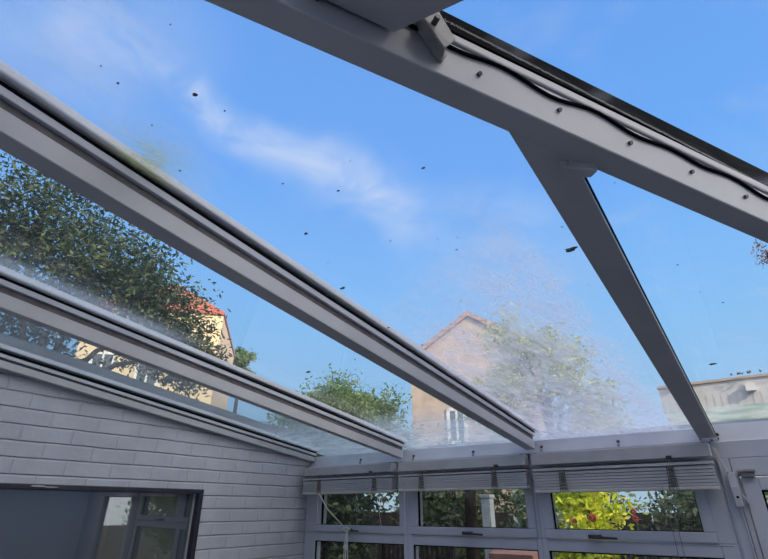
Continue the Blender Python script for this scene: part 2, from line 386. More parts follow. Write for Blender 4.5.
# ------------------------------------------------------------ windows
def window(n, xl, xr, fxl, fxr, gxl, gxr, cl, cr, hx, label):
    """xl..xr lower glass, fxl..fxr outer frame, cl..cr casement, gxl..gxr casement glass, hx handle"""
    root = empty('window_%d' % n, ((fxl+fxr)/2, .05, Z(-.95))); struct(root, label, 'window')
    f = MB(); y0, y1 = 0.0, .07
    f.box(fxl, xl, y0, y1, Z(-.95), Z(-.148)); f.box(xr, fxr, y0, y1, Z(-.95), Z(-.148))
    f.box(fxl, cl+.006, y0, y1, Z(-.148), Z(.213)); f.box(cr-.006, fxr, y0, y1, Z(-.148), Z(.213))
    f.box(xl, xr, y0, y1, Z(-.205), Z(-.154)); f.box(xl, xr, y0, y1, Z(-.95), Z(-.88))
    f.box(fxl+.02, fxr-.02, y0-.004, y1, Z(-.157), Z(-.150))
    f.box(cl, cr, y0+.01, y1, Z(.175), Z(.213))
    f.build('window_frame', M['pvc'], root, bevel=.004)
    c = MB(); y0 = -.012
    c.box(cl, cr, y0, y1-.01, Z(-.146), Z(-.101)); c.box(cl, cr, y0, y1-.01, Z(.13), Z(.172))
    c.box(cl, gxl, y0, y1-.01, Z(-.101), Z(.13)); c.box(gxr, cr, y0, y1-.01, Z(-.101), Z(.13))
    co_ = c.build('casement', M['pvc'], root, bevel=.005)
    g = MB()
    for a, b, cc, d in ((gxl-.005, gxl+.004, -.101, .13), (gxr-.004, gxr+.005, -.101, .13)): g.box(a, b, .002, .02, Z(cc), Z(d))
    g.box(gxl, gxr, .002, .02, Z(-.104), Z(-.098)); g.box(gxl, gxr, .002, .02, Z(.126), Z(.134))
    g.build('gasket', M['black'], co_)
    box(gxl-.004, gxr+.004, .022, .028, Z(-.104), Z(.134)).build('pane', M['glassW'], co_)
    g = MB(); g.box(xl, xl+.008, .012, .02, Z(-.88), Z(-.205)); g.box(xr-.008, xr, .012, .02, Z(-.88), Z(-.205)); g.box(xl, xr, .012, .02, Z(-.211), Z(-.205)); g.build('gasket', M['black'], root)
    box(xl, xr, .024, .030, Z(-.885), Z(-.204)).build('pane', M['glassW'], root)
    h = MB(); h.box(hx-.035, hx+.03, -.030, -.012, Z(-.140), Z(-.122)); h.tube([(hx-.012, -.03, Z(-.131)), (hx-.005, -.048, Z(-.131))], .009)
    h.hexa([(hx-.012, -.056, Z(-.138)), (hx+.11, -.052, Z(-.140)), (hx+.11, -.044, Z(-.140)), (hx-.012, -.044, Z(-.138)), (hx-.012, -.056, Z(-.124)), (hx+.11, -.052, Z(-.131)), (hx+.11, -.044, Z(-.131)), (hx-.012, -.044, Z(-.124))])
    h.build('handle', M['handle'], co_, bevel=.002)
    return root
window(1, .104, .886, .0, .921, .159, .862, .114, .903, .44, 'leftmost front window with small top opening light and cord on its handle')
window(2, .956, 1.769, .921, 1.798, 1.004, 1.732, .950, 1.780, 1.36, 'middle front window with dark handle in its rail')
window(3, 1.828, 2.63, 1.798, 2.700, 1.878, 2.576, 1.822, 2.625, 2.09, 'widest-looking front window beside the corner post, yellow shrub behind it')
# post and door
tr2 = MB(); tr2.box(2.700, 2.752, -.006, .07, 0, Z(.213)); tr2.box(2.706, 2.712, -.012, 0, 0, Z(.20)); tr2.box(2.745, 2.752, -.016, .0, 0, Z(.10))
struct(tr2.build('trim_2', M['pvc'], bevel=.003), 'white post between the windows and the door', 'post')
d = empty('door_1', (3.2, .03, 0)); struct(d, 'white glazed garden door at the right edge', 'door')
f = MB(); f.box(2.754, 3.66, 0, .07, Z(.135), Z(.213)); f.box(3.62, 3.70, 0, .07, 0, Z(.213)); f.box(2.754, 2.775, 0, .07, 0, Z(.135)); f.build('door_frame', M['pvc'], d, bevel=.003)
f = MB(); f.box(2.778, 2.842, -.010, .055, .02, Z(.13)); f.box(3.55, 3.617, -.010, .055, .02, Z(.13)); f.box(2.842, 3.55, -.01, .055, Z(.073), Z(.13)); f.box(2.842, 3.55, -.01, .055, .02, .2)
lf = f.build('door_leaf', M['pvc'], d, bevel=.004)
f = MB(); f.box(2.842, 2.850, -.004, .01, .2, Z(.073)); f.box(2.842, 3.55, -.004, .01, Z(.066), Z(.073)); f.build('gasket', M['black'], lf)
box(2.842, 3.55, .02, .026, .2, Z(.073)).build('pane', M['glassW'], lf)
struct(box(3.70, XR, 0, .07, 0, Z(.213)).build('trim_3', M['pvc']), 'white infill panel beside the door', 'panel')

# black-framed window in the brick wall
w4 = empty('window_4', (-.01, (OY0+OY1)/2, Z(OZ0))); struct(w4, 'black-framed reflective window in the white brick wall', 'window')
f = MB(); fw = .026
f.box(-.12, .014, OY0, OY1+.02, Z(.088), Z(.114)); f.box(-.05, .014, OY0, OY1+.02, Z(OZ0), Z(OZ0+.04))
f.box(-.05, .014, OY1-.014, OY1+.02, Z(OZ0+.04), Z(.088)); f.box(-.05, .014, OY0, OY0+.04, Z(OZ0+.04), Z(.088))
fr = f.build('window_frame', M['frameblk'], w4, bevel=.004)
f = MB(); f.blob((.0145, -1.86, Z(.104)), .002, .035, .004, 4); f.blob((.0145, -1.80, Z(.101)), .002, .03, .003, 5); f.build('paint_chip', M['chip'], fr)
f = MB(); f.box(-.05, -.02, OY1-.026, OY1-.014, Z(OZ0+.04), Z(.088)); f.build('inner_bead', M['pvc2'], w4)
pw = MB(); ya, yb, za, zb = OY0+.03, OY1-.012, Z(OZ0+.03), Z(.092); tl, tv = .031, .010
qx = lambda y, z: -.024-(yb-y)*tl+(zb-z)*tv*-1
pw.hexa([(qx(ya, za)-.006, ya, za), (qx(ya, za), ya, za), (qx(yb, za), yb, za), (qx(yb, za)-.006, yb, za), (qx(ya, zb)-.006, ya, zb), (qx(ya, zb), ya, zb), (qx(yb, zb), yb, zb), (qx(yb, zb)-.006, yb, zb)])
pane = pw.build('pane', M['glassR'], w4)
# what lies behind that window: a grey room
rm = MB(); rm.box(-2.4, -2.3, -3.4, -.2, 0, Z(.28)); rm.box(-2.3, -.22, -3.4, -3.3, 0, Z(.28)); rm.box(-2.3, -.22, -.3, -.2, 0, Z(.28)); rm.box(-2.4, -.22, -3.4, -.2, Z(.24), Z(.28)); rm.box(-2.3, -.22, -3.3, -.3, 0, .02)
struct(rm.build('wall_inner', M['interior']), 'grey room behind the black-framed window', 'wall')

# ------------------------------------------------------------ roof bars
def rafter(xa, xb, y0, y1, label, z0=.31, side=.36, fl=(.385, .405), name='roof_rafter', cut=False, capw=.016, tee=False):
    root = empty(name, ((xa+xb)/2, y1, Z(z0-T*y1))); tag(root, label, 'roof bar', 'glazing bars of the front roof')
    class CB(MB):
        def box(s, x0, x1, y0, y1, z0, z1, T=0.0):
            P = [(x0, y0), (x1, y0), (x1, y1), (x0, y1)]
            if cut: P[0] = (x0, (x0-2.48)/.5942-2.659+.07); P[1] = (x1, (x1-2.48)/.5942-2.659+.07)
            s.hexa([(a, b, z0-T*b) for a, b in P]+[(a, b, z1-T*b) for a, b in P])
    if tee:
        b = CB(); b.box(xa, xb, y0, y1, Z(z0), Z(z0+.012), T=T); b.box(xa+.025, xb-.036, y0, y1, Z(z0+.012), Z(.405), T=T); b.build('body', M['bar'], root, bevel=.002)
        b = CB(); b.box(xa+.003, xb+.0015, y0, y1, Z(z0+.013), Z(z0+.026), T=T); b.build('gasket', M['black'], root)
        b = CB(); b.box(xa+.02, xb-.032, y0, y1+.03, Z(.421), Z(.444), T=T); b.build('outer_cap', M['cap'], root, bevel=.004)
        return root
    b = CB(); b.box(xa, xb, y0, y1, Z(z0), Z(side), T=T); b.box(xa+.012, xb-.012, y0, y1, Z(side), Z(fl[0]), T=T)
    b.build('body', M['bar'], root, bevel=.0025)
    b = CB(); b.box(xa+.009, xb-.009, y0, y1+.004, Z(side+.003), Z(fl[0]-.002), T=T); b.build('groove_seal', M['groove'], root)
    b = CB(); b.box(xa-.002, xb+.002, y0, y1+.012, Z(fl[0]), Z(fl[1]), T=T); b.build('flange', M['cap'], root, bevel=.002)
    b = CB(); b.box(xa-.003, xb+.003, y0, y1+.012, Z(fl[1]), Z(.4125), T=T); b.build('gasket', M['black'], root)
    b = CB(); b.box(xa-capw, xb+capw, y0, y1+.03, Z(.421), Z(.444), T=T); b.build('outer_cap', M['cap'], root, bevel=.004)
    return root
rafter(0.0, .045, YB, .02, 'white edge glazing bar running down along the top of the brick wall', .337, .372, (.384, .402))
rafter(.862, .905, YB, -.015, 'white roof bar second from the brick wall, ending above the gap between first two blinds')
rafter(1.775, 1.833, YB, -.015, 'long thick white roof bar crossing the picture to the gap between second and third blinds', capw=.02)
rafter(2.655, 2.729, -2.24, .0, 'short dark-looking roof bar from the big diagonal beam down to the window corner', cut=True, tee=True)
# lead strip outside over the glass beside the wall
ld = MB(); ld.box(-.33, -.225, YB, .10, Z(.30), Z(.578), T=T); ld.box(-.225, -.002, YB, .10, Z(.345), Z(.355), T=T)
tag(ld.build('lead_upstand', M['lead']), 'dark lead-covered upstand running outside along the top of the brick wall', 'flashing')

# hip beam
hd = Vector((.5105, .8591)).normalized(); hn = Vector((hd.y, -hd.x))      # hn points right, toward the room's right end
HP = Vector((2.48, -2.659))
def hbox(mb, s0, s1, n0, n1, o0, o1):
    P = [HP+hd*s0+hn*n0, HP+hd*s0+hn*n1, HP+hd*s1+hn*n1, HP+hd*s1+hn*n0]
    mb.hexa([(p.x, p.y, Z(o0-T*p.y)) for p in P]+[(p.x, p.y, Z(o1-T*p.y)) for p in P])
S0, S1 = -1.07, 3.02
hip = empty('hip_beam', (HP.x, HP.y, Z(.308+.34))); tag(hip, 'big diagonal grey-white roof beam with black rubber top edge and row of screws', 'beam')
b = MB(); hbox(b, S0, S1, -.047, 0, .308, .395); b.build('body', M['bar'], hip, bevel=.003)
b = MB(); hbox(b, S0, S1, -.045, .004, .395, .417); b.build('flange', M['bar'], hip, bevel=.004)
b = MB(); hbox(b, .20, S1, -.045, .006, .4175, .452); b.build('rubber_edge', M['black'], hip)
b = MB(); hbox(b, S0, S1, -.055, .004, .452, .462); b.build('outer_cap', M['black'], hip)
b = MB()     # sagging rubber seal
pts = []
for i in range(121):
    s = .20+i*(S1-.2)/120; o = .3835+.006*math.sin(s*2*math.pi/.19+1.1)+.003*math.sin(s*23)
    p = HP+hd*s+hn*.003; pts.append((p.x, p.y, Z(o-T*p.y)))
b.tube(pts, .0035, 6); b.build('seal', M['black'], hip)
for s, o in ((.01, .349), (.055, .349), (.335, .349), (.50, .352), (.665, .352), (.825, .352), (.98, .352), (1.14, .352), (1.3, .352)):
    b = MB(); p = HP+hd*s; q = p+hn*.005; b.tube([(p.x, p.y, Z(o-T*p.y)), (q.x, q.y, Z(o-T*p.y-.002))], .0042, 8); b.build('screw', M['screw'], hip)

# right-hand roof rafters
def rrafter(y0, y1, x0, label, x1=XR):
    root = empty('roof_rafter', ((x0+x1)/2, (y0+y1)/2, zr(.35)((x0+x1)/2, 0))); tag(root, label, 'roof bar')
    def pr(a, b, x0_, z0, z1, nm, mt, bev=0):
        m_ = MB(); P = [(x0_+(a-y0)*.594, a), (x1, a), (x1, b), (x0_+(b-y0)*.594, b)]; m_.prism(P, zr(z0), zr(z1)); m_.build(nm, mt, root, bevel=bev)
    pr(y0, y1, x0, .352, .402, 'body', M['bar'], .003); pr(y0-.003, y1+.003, x0, .402, .412, 'gasket', M['black']); pr(y0-.015, y1+.015, x0, .421, .444, 'outer_cap', M['cap'])
    return root
rrafter(-2.66, -2.508, HX(-2.66)+.006, 'wide grey overhead roof bar meeting the diagonal beam at the top edge')
b = box(XR-.02, XR+.1, YB, 0, Z(.30), Z(.405)); struct(b.build('trim_4', M['pvc']), 'eaves beam on the right-hand wall', 'beam')

# clip at the overhead junction
def hpt(s, n, o): p = HP+hd*s+hn*n; return Vector((p.x, p.y, Z(o-T*p.y)))
cl_ = empty('roof_bracket', hpt(.24, .03, .36)); tag(cl_, 'stained plastic end bracket clipped on the big beam under the overhead bar', 'bracket')
def hslab(mb, a, b_, c_, d_, th):   # quad a,b,c,d thickened along its normal
    n = (b_-a).cross(d_-a).normalized()*th; mb.hexa([a, b_, c_, d_, a+n, b_+n, c_+n, d_+n])
b = MB(); hslab(b, hpt(.209, .030, .384), hpt(.251, .030, .326), hpt(.275, .030, .361), hpt(.241, .030, .420), -.005); b.build('cover_plate', M['clip'], cl_, bevel=.0015)
b = MB(); hslab(b, hpt(.217, .001, .391), hpt(.262, .001, .332), hpt(.251, .030, .326), hpt(.209, .030, .384), -.004); b.build('side_plate', M['clip'], cl_, bevel=.001)
b = MB(); hslab(b, hpt(.222, .012, .378), hpt(.258, .012, .328), hpt(.270, .012, .345), hpt(.235, .012, .398), -.010); b.build('inner_block', M['clip'], cl_, bevel=.0015)
b = MB(); q = hpt(.236, .030, .372); b.tube([q, q+Vector((hn.x, hn.y, 0))*.014], .005); b.build('screw', M['screw'], cl_)
# clip at head of the short bar
cb = empty('roof_bracket', (2.712, -2.12, Z(.30+.27))); tag(cb, 'small grey bracket where the short bar meets the big diagonal beam', 'bracket')
b = MB(); b.hexa([(2.705, -2.160, Z(.571)), (2.762, -2.118, Z(.563)), (2.745, -2.105, Z(.562)), (2.702, -2.128, Z(.565))]+[(2.705, -2.160, Z(.590)), (2.762, -2.118, Z(.585)), (2.745, -2.105, Z(.585)), (2.702, -2.128, Z(.590))]); b.build('plate', M['bar'], cb, bevel=.003)
b = MB(); b.tube([(2.722, -2.162, Z(.576)), (2.722, -2.164, Z(.567))], .0035); b.build('screw', M['clip'], cb)

# roof glass
def pane_(poly, f0, f1, m_, label):
    b = MB(); b.prism(poly, f0, f1); return tag(b.build('roof_glass_pane', m_), label, 'glass pane')
G0, G1 = zf(.4135), zf(.4195)
ye = .30
pane_([(.012, YB), (.882, YB), (.882, ye), (.012, ye)], G0, G1, M['glassA'], 'narrow murky roof glass pane next to the brick wall')
pane_([(.886, YB), (1.802, YB), (1.802, ye), (.886, ye)], G0, G1, M['glassB'], 'roof glass pane between the two long bars, tree and red-roofed house behind')
pane_([(1.806, YB), (HX(YB)-.03, YB), (2.683, HX(0)*0-2.30), (2.683, ye), (1.806, ye)], G0, G1, M['glassC'], 'largest roof glass pane, streaked with dirt at its lower right')
pane_([(2.687, -2.22), (2.687, ye), (3.98, ye), (3.98, -.06)], G0, G1, M['glassD'], 'clear roof glass pane right of the short bar below the diagonal beam')
R0, R1 = zr(.4135), zr(.4195)
hy = lambda x: (x-2.48)/.5942-2.659
pane_([(HX(-2.56)+.03, -2.56), (XR, -2.56), (XR, -.04)], R0, R1, M['glassD'], 'clear roof glass above the diagonal beam at upper right')
pane_([(HX(YB)+.03, YB), (XR, YB), (XR, -2.57), (HX(-2.57)+.03, -2.57)], R0, R1, M['glassD'], 'clear roof glass behind the overhead bar')

# ------------------------------------------------------------ blinds
def blind(x0, x1, zs, hr, tapes, label, mslat, first=False, cords=()):
    root = empty('venetian_blind', ((x0+x1)/2, -.065, Z(zs))); tag(root, label, 'blind', 'raised venetian blinds over the front windows')
    b = MB(); b.box(x0, x1, -.10, -.04, Z(hr[0]), Z(hr[1])); b.build('headrail', M['blind'], root, bevel=.004)
    for cx in (x0+.012, x1-.03): b = MB(); b.box(cx, cx+.018, -.088, -.008, Z(hr[1]), Z(hr[1]+.004)); b.build('fixing_clip', M['screw'], root)
    gap = .024
    top = hr[0]-gap; n = 7; st = (top-zs-.016)/n
    rnd = random.Random(int(x0*100))
    for k in range(n):
        zc = zs+.016+k*st; dx = rnd.uniform(-.002, .002); dy = rnd.uniform(-.0025, .0025)
        if k == n-1: zc += .006; dy -= .004
        m_ = MB(); 
        m_.hexa([(x0+.004+dx, -.098+dy, Z(zc)), (x1-.004+dx, -.098+dy, Z(zc)), (x1-.004+dx, -.045+dy, Z(zc)), (x0+.004+dx, -.045+dy, Z(zc)),
                 (x0+.004+dx, -.098+dy, Z(zc+st*.84)), (x1-.004+dx, -.098+dy, Z(zc+st*.84)), (x1-.004+dx, -.045+dy, Z(zc+st*.84)), (x0+.004+dx, -.045+dy, Z(zc+st*.84))])
        m_.build('slat', mslat, root)
    b = MB(); b.box(x0+.002, x1-.002, -.101, -.043, Z(zs), Z(zs+.014)); b.build('bottom_rail', M['blind2'], root, bevel=.003)
    for tx in tapes:
        b = MB()
        for dx in (-.014, -.004, .006, .014): b.tube([(tx+dx, -.102, Z(hr[0])), (tx+dx, -.103, Z((zs+top)/2+.02)), (tx+dx*1.4, -.1035, Z(zs+.004))], .0016, 5)
        for k in range(n): zc = zs+.02+k*st; b.tube([(tx-.016, -.1025, Z(zc)), (tx+.016, -.1025, Z(zc+.002))], .0026, 5)
        b.build('ladder_cord', M['tape'], root)
    b = MB(); b.box(x1-.19, x1-.165, -.106, -.098, Z(hr[0]-.004), Z(hr[0]+.012)); b.build('cord_lock', M['handle'], root)
    return root
blind(.047, .868, .098, (.225, .283), (.216, .722), 'raised grey-white venetian blind nearest the brick wall, shortest in view', M['blind'])
blind(.915, 1.792, .102, (.222, .281), (1.097, 1.597), 'raised grey-white venetian blind over the middle window', M['blind'])
blind(1.826, 2.694, .078, (.220, .281), (1.99, 2.51), 'raised grey-white venetian blind over the right window beside the post', M['blind'])
# cords
def cord(pts, r, m_, label, name='blind_cord', cat='cord'):
    b = MB(); b.tube(pts, r, 6); return tag(b.build(name, m_, smooth=True), label, cat)
cord([(2.46, -.106, Z(.10)), (2.462, -.106, Z(-.1)), (2.46, -.105, Z(-.75))], .0016, M['cordd'], 'thin grey pull cord hanging from the right blind, left of a pair')
cord([(2.488, -.107, Z(.10)), (2.486, -.107, Z(-.1)), (2.487, -.106, Z(-.75))], .0016, M['cordd'], 'thin grey pull cord hanging from the right blind, right of a pair')
cord([(.97, -.104, Z(.10)), (.968, -.104, Z(-.2)), (.969, -.104, Z(-.8))], .0016, M['cord'], 'thin white cord hanging in front of the post beside the middle window')
cord([(.215, -.106, Z(.10)), (.214, -.10, Z(-.09))], .0018, M['cord'], 'short white cord hanging straight at the left window edge')
cord([(.225, -.106, Z(.10)), (.30, -.09, Z(.0)), (.385, -.03, Z(-.098))], .0045, M['cord'], 'white cord running diagonally across the left window')
cord([(.745, -.106, Z(.10)), (.745, -.05, Z(-.11)), (.745, -.04, Z(-.20))], .0012, M['cord'], 'faint cord hanging near right side of the left window')
# knotted rope on the left window handle
kn = empty('knotted_rope', (.45, -.055, Z(-.5))); tag(kn, 'frayed beige rope tied round the left window handle and hanging down', 'rope')
b = MB()
for i, (dx, dz) in enumerate(((-.02, .0), (0, .006), (.018, .0), (-.005, -.012))): b.blob((.455+dx, -.062, Z(-.125+dz)), .014, .012, .011, i)
b.build('knot', M['cord'], kn, smooth=True)
for k, (xa, xb) in enumerate(((.44, .435), (.452, .455), (.466, .478), (.458, .444))):
    b = MB(); b.tube([(xa, -.062, Z(-.125)), (xa+.003, -.064, Z(-.2)), ((xa+xb)/2, -.06, Z(-.3)), (xb, -.058, Z(-.42-.02*k))], .0035, 6); b.build('strand', M['cord'], kn, smooth=True)
b = MB(); b.blob((.452, -.06, Z(-.235)), .022, .014, .02, 8, jit=.3); b.build('knot', M['cord'], kn, smooth=True)

# brackets on the corner post
pb = empty('cord_bracket', (2.735, -.04, Z(0))); tag(pb, 'slim white metal arm and drilled plate fixed on the post by the door', 'bracket')
b = MB(); b.hexa([(2.700, -.045, Z(.262)), (2.712, -.045, Z(.262)), (2.712, -.032, Z(.262)), (2.700, -.032, Z(.262))][::1]+[(2.700, -.045, Z(.262)), (2.712, -.045, Z(.262)), (2.712, -.032, Z(.262)), (2.700, -.032, Z(.262))]) if False else None
b = MB(); b.hexa([(2.728, -.045, Z(.150)), (2.742, -.045, Z(.150)), (2.742, -.032, Z(.150)), (2.728, -.032, Z(.150)), (2.697, -.045, Z(.262)), (2.710, -.045, Z(.262)), (2.710, -.032, Z(.262)), (2.697, -.032, Z(.262))]); b.build('arm', M['cap'], pb, bevel=.002)
b = MB(); b.box(2.730, 2.764, -.040, -.012, Z(.060), Z(.150)); b.build('channel', M['pvc'], pb, bevel=.003)
b = MB(); b.box(2.732, 2.762, -.055, -.038, Z(.004), Z(.092)); pl_ = b.build('plate', M['pvc2'], pb, bevel=.003)
b = MB(); b.tube([(2.748, -.054, Z(.045)), (2.748, -.058, Z(.045))], .0055, 10); b.build('screw', M['black'], pl_)
b = MB(); b.hexa([(2.766, -.03, Z(.06)), (2.772, -.03, Z(.06)), (2.786, -.03, Z(.022)), (2.778, -.03, Z(.022))]+[(2.766, -.014, Z(.06)), (2.772, -.014, Z(.06)), (2.786, -.014, Z(.022)), (2.778, -.014, Z(.022))]); b.build('hook', M['pvc2'], pb)
lt = empty('door_latch', (2.80, -.02, Z(.14))); tag(lt, 'grubby cream catch screwed above the door corner', 'catch')
b = MB(); b.box(2.772, 2.842, -.045, -.002, Z(.150), Z(.162)); b.build('plate', M['clip'], lt, bevel=.003)
b = MB(); b.box(2.782, 2.836, -.032, -.002, Z(.128), Z(.150)); b.build('body', M['clip'], lt, bevel=.004)

# ------------------------------------------------------------ debris on the glass
DB = [((2.592, -1.694), .015, 'largest dark dead leaf on the roof glass beside the short bar'),
      ((1.900, -1.840), .009, 'curled dark leaf scrap on the streaked pane, near the long bar'),
      ((1.866, -1.53), .006, 'dark speck on the streaked pane just above the long bar'),
      ((2.138, -2.576), .006, 'dark round speck highest on the large pane'),
      ((1.237, -1.310), .013, 'slug-shaped dark scrap low on the pane before the far trees'),
      ((2.814, -.680), .011, 'flat dark scrap low on the right pane above the pale roof'),
      ((2.007, -2.122), .0065, 'dark oval speck in the middle of the large pane'),
      ((1.895, -1.339), .007, 'thin dark twig bit near the haze above the long bar')]
DB += [(q, random.uniform(.0018, .0042), None) for q in ((1.963, -1.981), (2.038, -2.717), (2.029, -2.678), (1.989, -2.58), (2.202, -1.587), (1.136, -1.356), (2.761, -1.905), (2.610, -1.807), (2.447, -1.402), (2.821, -1.487),
       (2.585, -1.495), (2.851, -1.30), (2.192, -1.978), (2.419, -2.168), (2.29, -2.272), (2.158, -2.518), (2.201, -2.21), (1.917, -2.463), (2.10, -2.30), (1.15, -1.62), (2.9, -1.2), (2.228, -2.69), (2.33, -1.85), (2.36, -1.9), (2.31, -1.92))]
for i, ((x, y), r, lab) in enumerate(DB):
    b = MB(); k = 1.0; z = Z(.4195-T*y)
    b.blob((x, y, z+r*.25), r*random.uniform(.8, 1.3), r*random.uniform(.5, .9), r*.3, i+11, jit=.35)
    if r > .0085: b.blob((x+r*.9, y-r*.4, z+r*.2), r*.6, r*.4, r*.25, i+40, jit=.35)
    o = b.build('leaf_debris', M['debris'])
    tag(o, lab or 'tiny dark speck of dirt lying on the roof glass', 'debris', None if lab else 'tiny specks on the roof glass')
# big scrap on the upper right pane
b = MB(); z = zr(.42)(3.05, -2.12); b.blob((3.052, -2.13, z+.003), .009, .005, .003, 77); tag(b.build('leaf_debris', M['debris']), 'dark scrap on the glass at the upper right edge', 'debris')

# ------------------------------------------------------------ plants
def leaves(mb, c, R, n, size, rnd, squash=1.0, clumps=14, spread=.42):
    c = Vector(c); cs = []
    for _ in range(clumps):
        v = Vector((rnd.gauss(0, 1), rnd.gauss(0, 1), rnd.gauss(0, 1))).normalized()*(rnd.random()**.45)
        cs.append(c+Vector((v.x*R[0], v.y*R[1], v.z*R[2])))
    mr = min(R)
    for i in range(n):
        k = cs[i % clumps]; p = k+Vector((rnd.gauss(0, 1), rnd.gauss(0, 1), rnd.gauss(0, 1)*.8))*mr*spread*.62
        a = Vector((rnd.gauss(0, 1), rnd.gauss(0, 1), rnd.gauss(0, .8))).normalized(); b = a.cross(Vector((rnd.gauss(0, 1), rnd.gauss(0, 1), rnd.gauss(0, 1)))).normalized()
        s = size*rnd.uniform(.6, 1.35); i0 = len(mb.v)
        mb.v += [p-a*s, p-b*s*.38+a*.1*s, p+a*s, p+b*s*.38+a*.1*s]; mb.f.append((i0, i0+1, i0+2, i0+3))
    return cs
def plant(name, base, crowns, n, size, m_, label, cat, seed, trunk=.1, group=None, clumps=16, spread=.42, extra=None):
    rnd = random.Random(seed); base = Vector(base)
    root = empty(name, base); tag(root, label, cat, group)
    fol = MB(); cs = []
    tot = sum(c[1][0]*c[1][2] for c in crowns)
    for c, R in crowns: cs.append((Vector(c), leaves(fol, c, R, int(n*R[0]*R[2]/tot), size, rnd, clumps=clumps, spread=spread)))
    fol.build('foliage', m_, root)
    tk = MB(); top = sum((c for c, _ in cs), Vector())/len(cs)
    tk.tube([base, base.lerp(top, .5)+Vector((rnd.uniform(-.05, .05), rnd.uniform(-.05, .05), 0)), top], trunk, 8, trunk*.5); tk.build('trunk', M['bark'], root, smooth=True)
    br = MB()
    for c, cl in cs:
        br.tube([base.lerp(top, .7), base.lerp(top, .8).lerp(c, .5)+Vector((0, 0, .1)), c], trunk*.5, 6, trunk*.22)
        for q in cl[::2]: br.tube([c, c.lerp(q, .5)+Vector((0, 0, -.05)), q], trunk*.22, 5, trunk*.08)
    br.build('branches', M['bark'], root, smooth=True)
    return root
plant('broadleaf_tree', (-4.3, -.9, -.13), [((-3.9, -1.3, 4.9), (.55, 1.0, 1.15)), ((-3.6, -.35, 4.55), (.6, .75, .9)), ((-3.3, .30, 4.0), (.5, .5, .7)), ((-4.3, -1.3, 3.3), (.5, 1.3, .8)), ((-3.1, .75, 3.7), (.35, .35, .55)), ((-4.0, -.6, 2.9), (.6, 1.2, .6)), ((-4.3, -1.5, 2.7), (.5, 1.1, .5)), ((-4.2, -2.4, 3.9), (.5, .9, 1.3))],
      48000, .040, M['leafdark'], 'dark green leafy tree over the brick wall, seen through the left roof panes', 'tree', 3, .09, clumps=55, spread=.5)
plant('broadleaf_tree', (-4.6, 5.5, -.13), [((-4.4, 5.3, 3.65), (1.0, .6, .72)), ((-3.7, 6.0, 3.35), (.7, .6, .75)), ((-5.2, 5.0, 3.4), (.7, .6, .6)), ((-4.2, 5.5, 3.0), (1.3, .6, .6))],
      14000, .05, M['leafmid'], 'rounded mid-green tree standing left of the pink-brown house', 'tree', 5, .12, clumps=22, spread=.5)
plant('broadleaf_tree', (.2, 5.6, -.13), [((-.1, 5.6, 4.3), (.75, .5, .85)), ((.55, 5.7, 3.6), (.65, .5, .8)), ((-.6, 5.3, 3.5), (.6, .5, .7)), ((.9, 5.6, 2.8), (.6, .5, .5))],
      12000, .045, M['leafpale'], 'hazy yellow-green tree behind the streaked glass', 'tree', 6, .10, clumps=22, spread=.5)
plant('broadleaf_tree', (-17.3, 12.4, -.13), [((-17.2, 12.3, 8.4), (.55, .55, 1.2))], 2500, .09, M['leafmid'], 'small distant tree beside the cream red-roofed house', 'tree', 8, .14)
plant('broadleaf_tree', (-9.2, 11.6, -.13), [((-9.6, 11.4, 4.9), (1.0, .8, 1.0)), ((-8.6, 11.8, 4.7), (.9, .8, .9))], 7000, .13, M['leafmid'], 'distant spreading hedge-like tree low behind the left roof bars', 'tree', 9, .14, clumps=26)
plant('bare_twiggy_tree', (4.1, 6.3, -.13), [((3.82, 6.0, 5.35), (.2, .2, .25))], 420, .022, M['leafred'], 'reddish twigs of a bare tree at the right picture edge', 'tree', 12, .06)
# garden shrubs behind the windows
plant('garden_shrub', (-1.3, 1.7, -.13), [((-1.6, 1.75, 1.6), (.55, .3, .8)), ((-1.1, 1.8, 1.6), (.35, .3, .75))], 5200, .045, M['leafdark'], 'dark green shrub outside the left window', 'shrub', 21, .05, clumps=30, spread=.6)
plant('garden_shrub', (-.35, 2.5, -.13), [((-.5, 2.45, 1.55), (.45, .3, .7)), ((.0, 2.6, 1.55), (.3, .3, .7))], 4500, .040, M['leafgar'], 'brownish green shrub behind the left part of the middle window', 'shrub', 22, .06, clumps=30, spread=.6)
plant('garden_shrub', (.85, 2.35, -.13), [((.88, 2.35, 1.6), (.22, .2, .6))], 2200, .042, M['leafvar'], 'variegated pale-leaved shrub seen at right of the middle window', 'shrub', 23, .03, clumps=20, spread=.55)
plant('garden_shrub', (1.05, 3.6, -.13), [((1.05, 3.7, 1.78), (.42, .3, .55)), ((.95, 3.6, 1.2), (.40, .35, .5))], 5000, .045, M['leafyel'], 'sunlit bright yellow-green shrub behind the right window', 'shrub', 24, .05, clumps=28, spread=.6)
plant('garden_shrub', (2.0, 3.4, -.13), [((2.15, 3.5, 1.6), (.36, .3, .6)), ((2.5, 3.3, 1.5), (.28, .3, .6)), ((2.05, 3.9, 2.0), (.3, .25, .45)), ((2.5, 3.9, 1.9), (.3, .25, .45))], 4500, .042, M['leafgar'], 'dull olive shrub at right of the right window', 'shrub', 25, .05, clumps=28, spread=.6)
plant('garden_shrub', (3.45, 3.0, -.13), [((3.4, 3.0, 1.5), (.3, .25, .7))], 2600, .05, M['leafred'], 'reddish brown shrub seen through the door glass', 'shrub', 26, .05, clumps=24, spread=.6)
tk = MB(); tk.tube([(.50, 1.72, -.13), (.49, 1.72, 1.2), (.52, 1.7, 1.8), (.57, 1.7, 2.2)], .06, 10, .05); tag(tk.build('tree_trunk', M['bark'], smooth=True), 'thick dark trunk behind the middle window', 'tree trunk')
